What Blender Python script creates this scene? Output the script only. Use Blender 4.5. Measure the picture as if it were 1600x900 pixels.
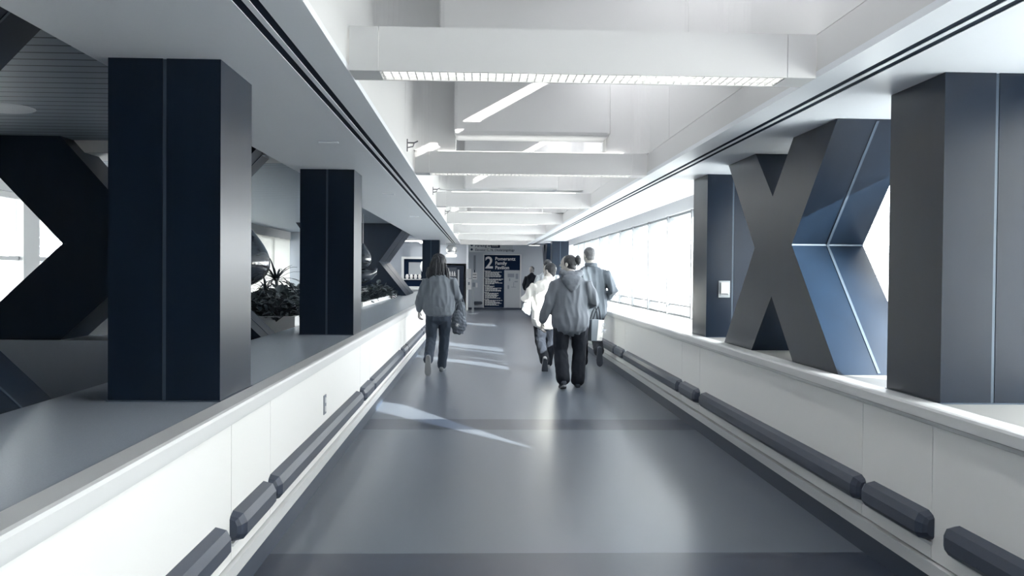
import bpy, bmesh, math, random
from mathutils import Vector, Matrix, noise
random.seed(7)
R = math.radians
for o in list(bpy.data.objects): bpy.data.objects.remove(o)
sc = bpy.context.scene; COL = sc.collection
# ---------------------------------------------------------------- camera
H = 1.4
yaw, pitch, roll, f = .0371, .0169, .0087, 1400.
cy, sy, cp, sp, cr, sr = math.cos(yaw), math.sin(yaw), math.cos(pitch), math.sin(pitch), math.cos(roll), math.sin(roll)
fw = Vector((sy*cp, cy*cp, -sp)); rt = Vector((cy, -sy, 0)); up = rt.cross(fw)
r2 = rt*cr + up*sr; u2 = up*cr - rt*sr
cam = bpy.data.cameras.new('camera'); cam.lens = f/1600*36; cam.sensor_width = 36; cam.clip_start = .05; cam.clip_end = 400
co = bpy.data.objects.new('camera', cam); COL.objects.link(co)
m3 = Matrix((r2, u2, -fw)).transposed(); co.matrix_world = Matrix.Translation((-.4685, 0, H)) @ m3.to_4x4()
sc.camera = co
# ---------------------------------------------------------------- light
w = bpy.data.worlds.new('sky'); sc.world = w; w.use_nodes = True
bg = w.node_tree.nodes['Background']; bg.inputs[0].default_value = (.99, .99, 1.0, 1); bg.inputs[1].default_value = 11.0
sd = bpy.data.lights.new('sun', 'SUN'); sd.energy = 30; sd.angle = R(.4); sd.color = (1, .97, .90)
so = bpy.data.objects.new('sun', sd); COL.objects.link(so)
SUN = Vector((-1, 1.3, -.56)).normalized(); so.rotation_euler = SUN.to_track_quat('-Z', 'Y').to_euler()
sc.view_settings.view_transform = 'Standard'; sc.view_settings.look = 'None'
sc.view_settings.gamma = 1; sc.view_settings.use_curve_mapping = False; sc.view_settings.exposure = .38
# ---------------------------------------------------------------- helpers
def material(name, col, rough=.6, metal=0., spec=.5, bump=0., scale=30., coat=0., var=0., emit=None, es=0., stretch=(1, 1, 1)):
    m = bpy.data.materials.new(name); m.use_nodes = True; nt = m.node_tree; N = nt.nodes; L = nt.links
    b = N['Principled BSDF']; b.inputs['Base Color'].default_value = (*col, 1); b.inputs['Roughness'].default_value = rough
    b.inputs['Metallic'].default_value = metal; b.inputs['Specular IOR Level'].default_value = spec
    b.inputs['Coat Weight'].default_value = coat; b.inputs['Coat Roughness'].default_value = .08
    tc = N.new('ShaderNodeTexCoord'); mp = N.new('ShaderNodeMapping'); mp.inputs['Scale'].default_value = stretch
    nz = N.new('ShaderNodeTexNoise'); nz.inputs['Scale'].default_value = scale; nz.inputs['Detail'].default_value = 3
    L.new(tc.outputs['Object'], mp.inputs[0]); L.new(mp.outputs[0], nz.inputs['Vector'])
    if var:
        mr = N.new('ShaderNodeMapRange'); mr.inputs['To Min'].default_value = 1-var; mr.inputs['To Max'].default_value = 1+var
        mx = N.new('ShaderNodeMix'); mx.data_type = 'RGBA'; mx.blend_type = 'MULTIPLY'; mx.inputs['Factor'].default_value = 1
        mx.inputs['A'].default_value = (*col, 1)
        L.new(nz.outputs[0], mr.inputs[0]); L.new(mr.outputs[0], mx.inputs['B']); L.new(mx.outputs['Result'], b.inputs['Base Color'])
    if bump:
        bp = N.new('ShaderNodeBump'); bp.inputs['Strength'].default_value = bump; bp.inputs['Distance'].default_value = .01
        L.new(nz.outputs[0], bp.inputs['Height']); L.new(bp.outputs[0], b.inputs['Normal'])
    if emit:
        b.inputs['Emission Color'].default_value = (*emit, 1); b.inputs['Emission Strength'].default_value = es
    return m
NAVY = (.016, .032, .062)
M = {}
M['steel'] = material('navy_painted_steel', (.007, .015, .030), .31, .0, .30, .03, 6, var=.25, stretch=(1, 1, .3))
M['steel_seam'] = material('seam_strip', (.07, .095, .13), .35, .3)
M['wall'] = material('white_panel', (.88, .88, .86), .42, bump=.02, scale=3)
M['cap'] = material('parapet_cap', (.66, .67, .67), .4)
M['gap'] = material('dark_joint', (.05, .06, .08), .7)
M['soffit'] = material('soffit_paint', (.78, .815, .86), .45, bump=.03, scale=60)
M['white'] = material('white_paint', (.66, .665, .67), .5)
M['ledge'] = material('grey_terrazzo_ledge', (.44, .49, .55), .22, spec=.6, var=.12, scale=220)
M['ledge_r'] = material('pale_ledge', (.33, .33, .32), .3)
M['rubber'] = material('dark_bumper', (.038, .050, .078), .42, bump=.1, scale=300)
M['basedark'] = material('dark_baseboard', (.035, .05, .08), .45)
M['diffuser'] = material('lamp_diffuser', (.9, .9, .88), .4, emit=(1, .98, .93), es=2.6)
M['louver'] = material('louver_metal', (.75, .76, .76), .25, .6)
M['pale'] = material('pale_concrete', (.75, .75, .72), .8)
M['greyext'] = material('grey_exterior', (.30, .33, .37), .7)
M['planter'] = material('planter_white', (.62, .63, .63), .5)
M['soil'] = material('soil', (.03, .03, .03), .95, bump=.6, scale=50)
M['leaf'] = material('leaf_dark', (.035, .05, .06), .45, var=.5, scale=9)
M['leaf2'] = material('leaf_mid', (.09, .11, .12), .45, var=.5, scale=9)
M['petal'] = material('white_petal', (.75, .75, .74), .6)
M['endwall'] = material('grey_end_wall', (.42, .46, .51), .6)
M['signdark'] = material('navy_sign', (.006, .016, .040), .85, spec=.1)
M['signlight'] = material('sign_lettering', (.62, .64, .64), .5)
M['signgrey'] = material('sign_grey', (.36, .39, .42), .5)
M['map1'] = material('map_grey', (.20, .23, .27), .6)
M['skin'] = material('skin', (.42, .40, .38), .5, var=.08, scale=40)
M['hair'] = material('dark_hair', (.010, .013, .020), .45, bump=.8, scale=70, stretch=(3, 3, .4), var=.5)
M['hairgrey'] = material('greying_hair', (.085, .09, .10), .5, bump=.8, scale=80, stretch=(3, 3, .5), var=.6)
M['sweater'] = material('grey_sweater', (.15, .175, .205), .9, bump=.15, scale=160)
M['hood'] = material('grey_hoodie', (.15, .17, .20), .85, bump=.15, scale=160)
M['coat'] = material('grey_coat', (.09, .11, .135), .8, bump=.1, scale=120)
M['jacket'] = material('white_jacket', (.72, .72, .70), .75, bump=.1, scale=120)
M['jeans'] = material('blue_grey_jeans', (.030, .044, .068), .85, bump=.3, scale=220, var=.35)
M['black'] = material('near_black_cloth', (.005, .009, .018), .85, bump=.1, scale=120)
M['shoe'] = material('shoe_grey', (.16, .18, .2), .6)
M['sole'] = material('shoe_sole', (.30, .31, .32), .6)
M['soledark'] = material('dark_sole', (.06, .07, .09), .7, bump=.8, scale=60)
M['bag'] = material('bag_cloth', (.10, .12, .15), .8, var=.25, scale=30, bump=.2)
M['bagpat'] = material('patterned_bag', (.10, .12, .15), .75, var=.9, scale=22)
M['toteside'] = material('tote_side', (.16, .19, .22), .7)
M['tote'] = material('tote_white', (.74, .74, .71), .6)
M['eye'] = material('eye_white', (.7, .7, .7), .2)
M['glassart'] = material('dark_glossy_glass', (.035, .045, .06), .08, spec=.9, var=.8, scale=4, stretch=(1, 1, 4), coat=.6)
M['lit'] = material('lit_panel', (.8, .8, .8), .5, emit=(1, .98, .94), es=1.0)
M['bottle'] = material('bottle_pale', (.5, .5, .52), .3)
M['vend'] = material('vending_dark', (.006, .013, .03), .5, spec=.3)
M['cable'] = material('thin_cable', (.2, .2, .22), .4, .8)

def glass_mat():
    m = bpy.data.materials.new('window_glass'); m.use_nodes = True; nt = m.node_tree; N = nt.nodes; L = nt.links
    N.remove(N['Principled BSDF']); out = N['Material Output']
    t = N.new('ShaderNodeBsdfTransparent'); t.inputs[0].default_value = (.95, .97, .97, 1)
    g = N.new('ShaderNodeBsdfGlossy'); g.inputs['Roughness'].default_value = .03
    mx = N.new('ShaderNodeMixShader'); mx.inputs[0].default_value = .05
    L.new(t.outputs[0], mx.inputs[1]); L.new(g.outputs[0], mx.inputs[2]); L.new(mx.outputs[0], out.inputs[0])
    return m
M['glass'] = glass_mat()
M['slot'] = material('dark_slot', (.012, .02, .035), .9, spec=.1)
M['lobbylamp'] = material('lobby_lamp_diffuser', (.9, .9, .88), .4, emit=(1, .99, .96), es=7)  # glow for the added lobby light panels
M['mullion'] = material('grey_mullion', (.30, .32, .34), .5)
def translucent_mat(name, c, tr=.6):
    m = bpy.data.materials.new(name); m.use_nodes = True; nt = m.node_tree; N = nt.nodes; L = nt.links
    N.remove(N['Principled BSDF']); out = N['Material Output']
    t = N.new('ShaderNodeBsdfTranslucent'); t.inputs[0].default_value = (*c, 1)
    g = N.new('ShaderNodeBsdfDiffuse'); g.inputs[0].default_value = (*c, 1); mx = N.new('ShaderNodeMixShader'); mx.inputs[0].default_value = tr
    L.new(g.outputs[0], mx.inputs[1]); L.new(t.outputs[0], mx.inputs[2]); L.new(mx.outputs[0], out.inputs[0])
    return m
M['acrylic'] = translucent_mat('acrylic_skylight', (.20, .203, .21), .65)
M['blind'] = translucent_mat('fabric_blind', (.88, .88, .86), .75)

def stripe_mat(name, col, dark, period, duty, axis, rough=.5, off=0.):
    m = material(name, col, rough); nt = m.node_tree; N = nt.nodes; L = nt.links; b = N['Principled BSDF']
    g = N.new('ShaderNodeNewGeometry'); s = N.new('ShaderNodeSeparateXYZ'); L.new(g.outputs['Position'], s.inputs[0])
    a = N.new('ShaderNodeMath'); a.operation = 'ADD'; a.inputs[1].default_value = off+100*period; L.new(s.outputs[axis], a.inputs[0])
    d = N.new('ShaderNodeMath'); d.operation = 'DIVIDE'; d.inputs[1].default_value = period; L.new(a.outputs[0], d.inputs[0])
    fr = N.new('ShaderNodeMath'); fr.operation = 'FRACT'; L.new(d.outputs[0], fr.inputs[0])
    lt = N.new('ShaderNodeMath'); lt.operation = 'LESS_THAN'; lt.inputs[1].default_value = duty; L.new(fr.outputs[0], lt.inputs[0])
    mx = N.new('ShaderNodeMix'); mx.data_type = 'RGBA'; mx.inputs['A'].default_value = (*col, 1); mx.inputs['B'].default_value = (*dark, 1)
    L.new(lt.outputs[0], mx.inputs['Factor']); L.new(mx.outputs['Result'], b.inputs['Base Color'])
    return m
M['slats'] = stripe_mat('slatted_ceiling', (.36, .42, .49), (.05, .065, .09), .157, .13, 1, .5)

# floor: sheet vinyl with two darker cross bands and a darker far field
def floor_mat():
    m = material('grey_sheet_vinyl', (.30, .33, .37), .3, bump=.05, scale=700, spec=.35, coat=.08)
    nt = m.node_tree; N = nt.nodes; L = nt.links; b = N['Principled BSDF']
    b.inputs['Coat Roughness'].default_value = .16
    g = N.new('ShaderNodeNewGeometry'); s = N.new('ShaderNodeSeparateXYZ'); L.new(g.outputs['Position'], s.inputs[0])
    def rng(a, c):
        x = N.new('ShaderNodeMath'); x.operation = 'GREATER_THAN'; x.inputs[1].default_value = a; L.new(s.outputs[1], x.inputs[0])
        y = N.new('ShaderNodeMath'); y.operation = 'LESS_THAN'; y.inputs[1].default_value = c; L.new(s.outputs[1], y.inputs[0])
        z = N.new('ShaderNodeMath'); z.operation = 'MULTIPLY'; L.new(x.outputs[0], z.inputs[0]); L.new(y.outputs[0], z.inputs[1]); return z
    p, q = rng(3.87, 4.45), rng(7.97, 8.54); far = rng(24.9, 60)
    ad = N.new('ShaderNodeMath'); ad.operation = 'ADD'; L.new(p.outputs[0], ad.inputs[0]); L.new(q.outputs[0], ad.inputs[1])
    nz = N.new('ShaderNodeTexNoise'); nz.inputs['Scale'].default_value = 180; nz.inputs['Detail'].default_value = 2
    L.new(g.outputs['Position'], nz.inputs['Vector'])
    mr = N.new('ShaderNodeMapRange'); mr.inputs['To Min'].default_value = .88; mr.inputs['To Max'].default_value = 1.12; L.new(nz.outputs[0], mr.inputs[0])
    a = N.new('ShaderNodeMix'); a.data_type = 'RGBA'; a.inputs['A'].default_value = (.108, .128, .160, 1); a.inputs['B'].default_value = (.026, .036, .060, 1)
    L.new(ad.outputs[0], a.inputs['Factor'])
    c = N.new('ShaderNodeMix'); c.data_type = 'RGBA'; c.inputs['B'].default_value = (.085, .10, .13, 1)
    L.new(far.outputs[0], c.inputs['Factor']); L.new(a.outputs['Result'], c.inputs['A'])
    x = N.new('ShaderNodeMix'); x.data_type = 'RGBA'; x.blend_type = 'MULTIPLY'; x.inputs['Factor'].default_value = 1
    L.new(c.outputs['Result'], x.inputs['A']); L.new(mr.outputs[0], x.inputs['B']); L.new(x.outputs['Result'], b.inputs['Base Color'])
    return m
M['floor'] = floor_mat()

def obj(name, bm, mat, parent=None, smooth=False, bevel=0.):
    me = bpy.data.meshes.new(name); bmesh.ops.recalc_face_normals(bm, faces=bm.faces); bm.to_mesh(me); bm.free()
    if smooth:
        for p in me.polygons: p.use_smooth = True
    o = bpy.data.objects.new(name, me); COL.objects.link(o); me.materials.append(M[mat] if isinstance(mat, str) else mat)
    if parent: o.parent = parent
    if bevel:
        b = o.modifiers.new('bevel', 'BEVEL'); b.width = bevel; b.segments = 2; b.limit_method = 'ANGLE'
    return o
def struct(name, bm, mat, parent=None, **k):
    o = obj(name, bm, mat, parent, **k)
    if not parent: o['kind'] = 'structure'
    return o
def empty(name, loc=(0, 0, 0), rz=0):
    o = bpy.data.objects.new(name, None); COL.objects.link(o); o.location = loc; o.rotation_euler = (0, 0, rz); o.empty_display_size = .1; return o
def tag(o, label, cat, group=None):
    o['label'] = label; o['category'] = cat
    if group: o['group'] = group
    return o
def copy_tree(o, parent=None):
    c = o.copy(); COL.objects.link(c); c.parent = parent
    for ch in list(o.children): copy_tree(ch, c)
    return c
def box(bm, x0, x1, y0, y1, z0, z1):
    vs = [bm.verts.new((x, y, z)) for z in (z0, z1) for x, y in ((x0, y0), (x1, y0), (x1, y1), (x0, y1))]
    for q in ((0, 3, 2, 1), (4, 5, 6, 7), (0, 1, 5, 4), (1, 2, 6, 5), (2, 3, 7, 6), (3, 0, 4, 7)): bm.faces.new([vs[i] for i in q])
def boxes(*bs):
    bm = bmesh.new()
    for b in bs: box(bm, *b)
    return bm
def prism(bm, pts, fn, a, b):
    """polygon pts (u,v) extruded between a and b; fn(u,v,t)->xyz"""
    A = [bm.verts.new(fn(u, v, a)) for u, v in pts]; B = [bm.verts.new(fn(u, v, b)) for u, v in pts]; n = len(pts)
    bm.faces.new(A); bm.faces.new(B[::-1])
    for i in range(n): bm.faces.new((A[i], B[i], B[(i+1) % n], A[(i+1) % n]))
YZ = lambda u, v, t: (t, u, v)
XZ = lambda u, v, t: (u, t, v)
XY = lambda u, v, t: (u, v, t)
def tube(bm, pts, r, n=10, cap=True):
    pts = [Vector(p) for p in pts]; rings = []; prev = None
    for i, p in enumerate(pts):
        t = (pts[min(i+1, len(pts)-1)]-pts[max(i-1, 0)]).normalized()
        if prev is None: a = t.cross(Vector((0, 0, 1)) if abs(t.z) < .9 else Vector((1, 0, 0))).normalized()
        else: a = (prev-t*prev.dot(t)).normalized()
        prev = a; b = t.cross(a); rr = r[i] if isinstance(r, (list, tuple)) else r
        rings.append([bm.verts.new(p+(a*math.cos(q)+b*math.sin(q))*rr) for q in [2*math.pi*k/n for k in range(n)]])
    for A, B in zip(rings, rings[1:]):
        for k in range(n): bm.faces.new((A[k], A[(k+1) % n], B[(k+1) % n], B[k]))
    if cap: bm.faces.new(rings[0][::-1]); bm.faces.new(rings[-1])
def lathe(bm, prof, n=20, loc=(0, 0, 0)):
    rings = []
    for r, z in prof: rings.append([bm.verts.new((loc[0]+r*math.cos(2*math.pi*k/n), loc[1]+r*math.sin(2*math.pi*k/n), loc[2]+z)) for k in range(n)])
    for A, B in zip(rings, rings[1:]):
        for k in range(n): bm.faces.new((A[k], A[(k+1) % n], B[(k+1) % n], B[k]))
    bm.faces.new(rings[0][::-1]); bm.faces.new(rings[-1])

# ---------------------------------------------------------------- dimensions (corridor centre is X = 0)
WF, WP, WCAP, WC, WO, WW, WG = 1.496, 1.503, 1.465, 1.576, 2.05, 1.062, 1.23
ZL, ZS, ZB, ZT, Mo, YC, DC = .835, 2.30, 2.296, 2.494, 4.096, 3.884, .52
Y0, YE = -5.0, 26.6
YW = 33.9
# ---------------------------------------------------------------- floor and ceilings
struct('floor', boxes((-7.5, 4.0, Y0-2, 36, -.12, 0)), 'floor')
struct('wall_back', boxes((-7.5, 4.0, YW, YW+.15, 0, 3.2)), 'endwall')
struct('wall_behind', boxes((-7.5, 4.0, Y0-.15, Y0, 0, 3.4)), 'greyext')  # unseen wall added to stop light from the open corridor end, kept dim
struct('wall_far_right', boxes((3.0, 3.15, YE+.2, YW, 0, 3.2)), 'endwall')
bm = bmesh.new()      # soffits each side, with two narrow slots
sl = [(WW, WG-.022), (WG+.012, WG+.036), (WG+.070, 1.94)]
for s in (-1, 1):
    for a, b in sl: box(bm, min(s*a, s*b), max(s*a, s*b), Y0, 29, ZS, ZS+.03)
    box(bm, min(s*2.12, s*1.94) if s < 0 else 1.94, max(s*2.12, s*1.94) if s < 0 else 1.941, Y0, 29, ZS, ZS+.03)
    box(bm, min(s*(WW+.1), s*1.9), max(s*(WW+.1), s*1.9), Y0, 29, ZS+.06, ZS+.10)
box(bm, -2.12, -2.09, Y0, 29, ZS+.03, 2.55)
struct('ceiling', bm, 'soffit')
bm = bmesh.new()
for s in (-1, 1):
    for a, b in ((WG-.022, WG+.012), (WG+.036, WG+.070)): box(bm, min(s*a, s*b), max(s*a, s*b), Y0, 29, ZS+.003, ZS+.05)
struct('trim_1', bm, 'slot')
struct('ceiling_lobby', boxes((-7.5, 4.0, 29, YW, 2.5, 2.6)), 'soffit')
struct('trim_2', boxes((-2.2, 2.2, 29.0, 29.12, ZS, 2.6)), 'white')
struct('ceiling_left', boxes((-7.5, -2.12, Y0, 29, 2.55, 2.65)), 'slats')
struct('ceiling_right', boxes((1.94, 2.3, Y0, 29, 2.42, 2.5)), 'white')
struct('trim_3', boxes((-4.9, -2.12, 8.15, 8.75, 2.44, 2.55)), 'white')
# well walls above the beams, with vertical joints
bm = bmesh.new()
for s in (-1, 1):
    a, b = sorted((s*WW, s*(WW+.08))); box(bm, a, b, Y0, 29, ZS+.03, ZT)
    a, b = sorted((s*(WW+.012), s*(WW+.09))); y = Y0
    while y < 29: box(bm, a, b, y+.004, min(y+2.048, 29)-.004, ZT+.012, 3.42); y += 2.048
struct('wall_well', bm, 'white')
struct('trim_4', boxes((-WW-.10, -WW-.03, Y0, 29, ZT-.02, 3.4), (WW+.03, WW+.10, Y0, 29, ZT-.02, 3.4)), 'gap')
struct('wall_well_far', boxes((-WW-.1, WW+.1, 28.9, 29, ZS+.03, 3.42)), 'white')
# bulkheads crossing the light well
for i, y in enumerate((-3.2, -.2, 5.0, 8.0, 13.2, 16.1, 21.4, 24.3)):
    bm = boxes((-.70, .70, y, y+.42, 2.63, 3.42))
    struct('ceiling_bulkhead' , bm, 'white', bevel=.03)
    for s in (-1, 1):
        pts = []; x1, x0 = WW+.012, .69          # wing with a rounded internal corner against the well wall
        pts = [(x0, y+.42), (x0, y+.22)]+[(x1-.16+.16*math.sin(t), y+.22-.16+.16*math.cos(t)) for t in [k*math.pi/2/8 for k in range(9)]]+[(x1, y+.42)]
        bm = bmesh.new(); prism(bm, [(s*u, v) for u, v in pts], XY, 2.50 if i in (3, 5, 7) else 2.64, 3.42)
        struct('ceiling_wing', bm, 'white', smooth=False)
# roof above the well: opaque bands, translucent panels and narrow clear slots
bm = bmesh.new(); bmp = bmesh.new(); y = Y0
box(bm, -1.3, -.92, Y0, 29, 3.42, 3.5); box(bm, .92, 1.3, Y0, 29, 3.42, 3.5)
while y < 28.9:
    box(bm, -.92, .92, y, y+.10, 3.42, 3.45)
    for a, b in ((-.92, .62), (.78, .92)): box(bmp, a, b, y+.12, y+1.02, 3.44, 3.452)
    y += 1.024
struct('roof', bm, 'white'); struct('skylight_panels', bmp, 'acrylic')
# ---------------------------------------------------------------- parapets
J1, J2 = 3.80, 4.506
for s, nm in ((-1, 'left'), (1, 'right')):
    bm = bmesh.new(); ys = []
    k = -2
    while J1+Mo*k < YE: ys += [J1+Mo*k, J2+Mo*k]; k += 1
    ys = [Y0]+[q for q in ys if Y0 < q < YE]+[YE]
    for a, b in zip(ys, ys[1:]):
        x0, x1 = sorted((s*WP, s*(WP+.05))); box(bm, x0, x1, a+.003, b-.003, .175, .752)
    struct('wall_'+nm, bm, 'wall')
    x0, x1 = sorted((s*(WP+.02), s*(WP+.16))); struct('trim_%d' % (6 if s > 0 else 5), boxes((x0, x1, Y0, YE, 0, .80)), 'gap')
    # cap: thin strip, then rounded nosing
    bm = bmesh.new(); x0, x1 = sorted((s*(WP-.012), s*(WP+.1))); box(bm, x0, x1, Y0, YE, .757, .778)
    pr = [(WCAP, .784), (WCAP, .826), (WCAP+.006, .836), (WCAP+.018, .840), (WCAP+.10, .840), (WCAP+.10, .784)]
    prism(bm, [(s*u, v) for u, v in pr], lambda u, v, t: (u, t, v), Y0, YE)
    struct('trim_%d' % (8 if s > 0 else 7), bm, 'cap')
    bm = bmesh.new(); x0, x1 = sorted((s*(WF-.004), s*(WF+.05))); box(bm, x0, x1, Y0, YE, 0, .108)
    struct('baseboard_'+nm, bm, 'basedark')
    bm = bmesh.new(); x0, x1 = sorted((s*(WF-.014), s*(WF+.05))); box(bm, x0, x1, Y0, YE, .110, .168)
    struct('trim_%d' % (10 if s > 0 else 9), bm, 'cap')
    # end return of the parapet
struct('ledge_left', boxes((-2.12, -WCAP-.02, Y0, YE, ZL-.06, ZL)), 'ledge')
struct('ledge_left_outer', boxes((-2.33, -2.125, Y0, YE, ZL-.06, ZL-.004)), 'ledge')
struct('wall_left_outer', boxes((-2.33, -2.25, Y0, YE, 0, ZL-.06)), 'soffit')
struct('ledge_right', boxes((WCAP+.02, 2.22, Y0, YE, ZL-.06, ZL)), 'ledge_r')
struct('wall_right_outer', boxes((2.20, 2.32, Y0, YE, 0, ZL-.06)), 'white')
struct('wall_parapet_end', boxes((-2.33, -WP, YE, YE+.04, 0, ZL), (WP, 2.3, YE, YE+.04, 0, ZL)), 'wall')
# ---------------------------------------------------------------- right glazing
ordn_ = 'first second third fourth fifth'.split(); n = 0; wy = [11.21+1.445*k for k in range(-11, 11)]
for i, y in enumerate(wy[:-1]):
    n += 1; e = empty('window_%d' % n, (2.25, y, .8)); e['kind'] = 'structure'
    struct('mullion', boxes((-.05, .12, -.03, .03, .03, 1.42)), 'mullion', e)
    struct('frame', boxes((-.02, .05, .022, 1.423, .03, .06), (-.02, .05, .022, 1.423, 1.39, 1.42), (-.01, .02, .022, 1.423, .17, .19)), 'mullion', e)
    struct('glass', boxes((.0, .008, .022, 1.423, .06, 1.39)), 'glass', e)
struct('wall_window_head', boxes((2.18, 2.4, Y0, YE+.3, 2.22, 2.60)), 'white')
struct('wall_right_end', boxes((2.2, 3.15, YE+.16, YE+.3, 0, 2.6)), 'endwall')
# ---------------------------------------------------------------- left glazing
struct('wall_left', boxes((-6.3, -6.05, Y0, 8.15, .55, 2.32)), 'endwall')
lw = [y for y in (8.15, 11.25, 13.85, 16.45, 19.05, 21.65, 24.25, 26.8)]
for i, (a, b) in enumerate(zip(lw, lw[1:])):
    n += 1; e = empty('window_%d' % n, (-6.15, a, .55)); e['kind'] = 'structure'; d = b-a
    mw = .40 if i < 2 else .12
    struct('mullion', boxes((-.1, .08, 0, mw, 0, 1.77)), 'white', e)
    struct('frame', boxes((-.06, .04, mw, d, 0, .07), (-.06, .04, mw, d, 1.70, 1.77), (-.04, .02, mw, d, .95 if i < 3 else 1.52, 1.0 if i < 3 else 1.56)), 'white', e)
    struct('glass', boxes((-.01, -.002, mw, d, .07, 1.70)), 'glass', e)
struct('wall_left_head', boxes((-6.3, -6.05, Y0, 27, 2.32, 2.6)), 'white')
struct('wall_left_sill', boxes((-6.3, -6.05, Y0, 27, 0, .55)), 'endwall')
struct('wall_left_far', boxes((-7.5, -4.6, 26.8, 26.95, 0, 2.6)), 'endwall')
k = 0
for y in [19.2+.66*q for q in range(11)]:
    bm = bmesh.new(); z0, z1 = .551, 2.31
    prism(bm, [(y+.03*math.sin(0), 0), (y+.5, .02), (y+.5, .026), (y, .006)], lambda u, v, t: (-6.07+v*4, u, t), z0, z1)
    o = obj('blind_panel', bm, 'blind'); tag(o, 'pale fabric blind panel hanging at the far left window, %s from near end' % ('first second third fourth fifth sixth seventh eighth ninth tenth eleventh'.split()[k]), 'blind', 'blind panels at the far left window'); k += 1
# ---------------------------------------------------------------- outside
struct('ground_outside', boxes((-60, 80, -60, 90, -3.2, -3.0)), 'pale')
e = tag(empty('neighbouring_building', (-13, 0, -3)), 'pale concrete building with balconies outside the left windows', 'building')
obj('facade_wall', boxes((-3, -2.5, 2, 60, 0, 12)), 'pale', e)
for z in (2.2, 4.1, 6.0, 8.2): obj('floor_slab', boxes((-2.5, .4, 2, 60, z, z+.32)), 'white', e)
for z in (4.1, 6.0):
    for q in (.35, .6, .85): obj('railing', boxes((.3, .36, 2, 60, z+.32+q-.02, z+.32+q+.02)), 'greyext', e)
for y in range(4, 60, 4): obj('column', boxes((-.3, .1, y, y+.4, 0, 8.2)), 'white', e)
for y in range(3, 59, 4):
    for z in (2.7, 4.6, 6.5): obj('window_pane', boxes((-2.52, -2.46, y, y+2.4, z, z+1.2)), 'greyext', e)
for i, (a, b) in enumerate(((-60, 4.1), (5.2, 9.8), (11.5, 12.4), (13.7, 20.4), (21.2, 32))):  # unseen slabs added to block the sun except in chosen gaps
    e = tag(empty('tower_block', (28, -33.5, -3)), 'pale tower block standing outside the right windows, %s from the south' % ordn_[i], 'building', 'tower blocks outside')
    for nm, z0, z1, m in (('facade_wall', 0, 22.5, 'pale'), ('roof', 22.5, 22.8, 'greyext')):
        bm = bmesh.new(); prism(bm, [(-3, a+3.86), (3, a-3.94), (3, b-3.94), (-3, b+3.86)], XY, z0, z1); obj(nm, bm, m, e)
e = tag(empty('low_terrace', (14, 40, -3)), 'low grey roof terrace with railing seen through the gap beside the right cross brace', 'building')
obj('terrace_wall', boxes((-2, 30, -8, 3, 0, 4.1)), 'greyext', e); obj('railing', boxes((-2, 30, -8, -7.9, 4.4, 4.46), (-2, -1.94, -8, 3, 4.4, 4.46)), 'greyext', e)
obj('parapet', boxes((-2.1, 30, -8.1, -8, 3.5, 4.3)), 'white', e)
# ---------------------------------------------------------------- columns
def column(x, y, label, z0=ZL, z1=ZS, d=DC, w=.474):
    e = tag(empty('steel_column', (x, y, z0)), label, 'column', 'square clad columns')
    bm = bmesh.new(); hw = w/2; g = .008
    box(bm, -hw, -g, 0, d, .004, z1-z0); box(bm, g, hw, 0, d, .004, z1-z0); box(bm, -g, g, .012, d-.012, .004, z1-z0)
    obj('cladding', bm, 'steel', e)
    obj('seam_strip', boxes((-g+.001, g-.001, .003, .012, .004, z1-z0-.002)), 'steel_seam', e)
    obj('base_trim', boxes((-hw-.006, hw+.006, -.006, d+.006, 0, .006)), 'steel_seam', e)
    return e
xc = (WC+WO)/2
c1 = column(-xc, YC, 'nearest dark column on the left ledge, largest on the left')
c2 = column(-xc, YC+Mo, 'second dark column on the left ledge, beside the planters')
column(-xc, 25.1, 'far dark column on the left ledge behind the woman with bags')
c3 = column(xc, YC, 'nearest dark column on the right ledge, cut by the picture edge')
column(xc, YC+Mo, 'dark column on the right ledge carrying a small white wall box')
column(xc, 25.1, 'far dark column on the right ledge at the end of the windows')
column(-xc, YC-Mo, 'dark column on the left ledge beside the viewer'); column(xc, YC-Mo, 'dark column on the right ledge beside the viewer')
column(1.95, 31.0, 'slim dark column in the far lobby right of the directory', 0, 2.5, .3, .3)
# ---------------------------------------------------------------- cross braces
def brace(label, org, fn, c, zt, zb, top, bot, notch, hn, t0, t1, seam=True):
    """X shaped brace. c=(u,z) centre; top/bot=(inner,outer) half extents at zt/zb; notch=half width of the node; hn=half height of the node"""
    cu, cz = c; e = tag(empty('cross_brace', org), label, 'brace', 'dark steel cross braces')
    loc = Vector(org)
    F = lambda u, v, t: tuple(Vector(fn(u, v, t))-loc)
    for s in (-1, 1):
        for z, (i, o), up_ in ((zt, top, 1), (zb, bot, -1)):
            bm = bmesh.new()
            pts = [(cu+s*i, z), (cu+s*o, z), (cu+s*notch, cz), (cu, cz), (cu, cz+up_*hn)]
            prism(bm, pts, F, t0, t1); obj('brace_arm', bm, 'steel', e)
            if seam:
                bm = bmesh.new(); tm = (t0+t1)/2   # seam strip along the outer inclined face
                d = Vector((s*(o-notch), z-cz)); nn = Vector((-d.y, d.x)).normalized()
                if nn.x*s < 0: nn = -nn
                a = Vector((cu+s*notch, cz)); b = Vector((cu+s*o, z)); q = .004
                prism(bm, [tuple(a+nn*q), tuple(b+nn*q-d.normalized()*.01), tuple(b-d.normalized()*.01-nn*.004), tuple(a-nn*.004)], F, tm-.008, tm+.008)
                obj('seam_strip', bm, 'steel_seam', e)
        bm = bmesh.new(); prism(bm, [(cu+s*(notch-.03), cz-.005), (cu+s*(notch+.005), cz-.005), (cu+s*(notch+.005), cz+.005), (cu+s*(notch-.03), cz+.005)], F, t0, t1)
        obj('node_strip', bm, 'steel_seam', e)
    return e
yx = 6.19
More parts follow.
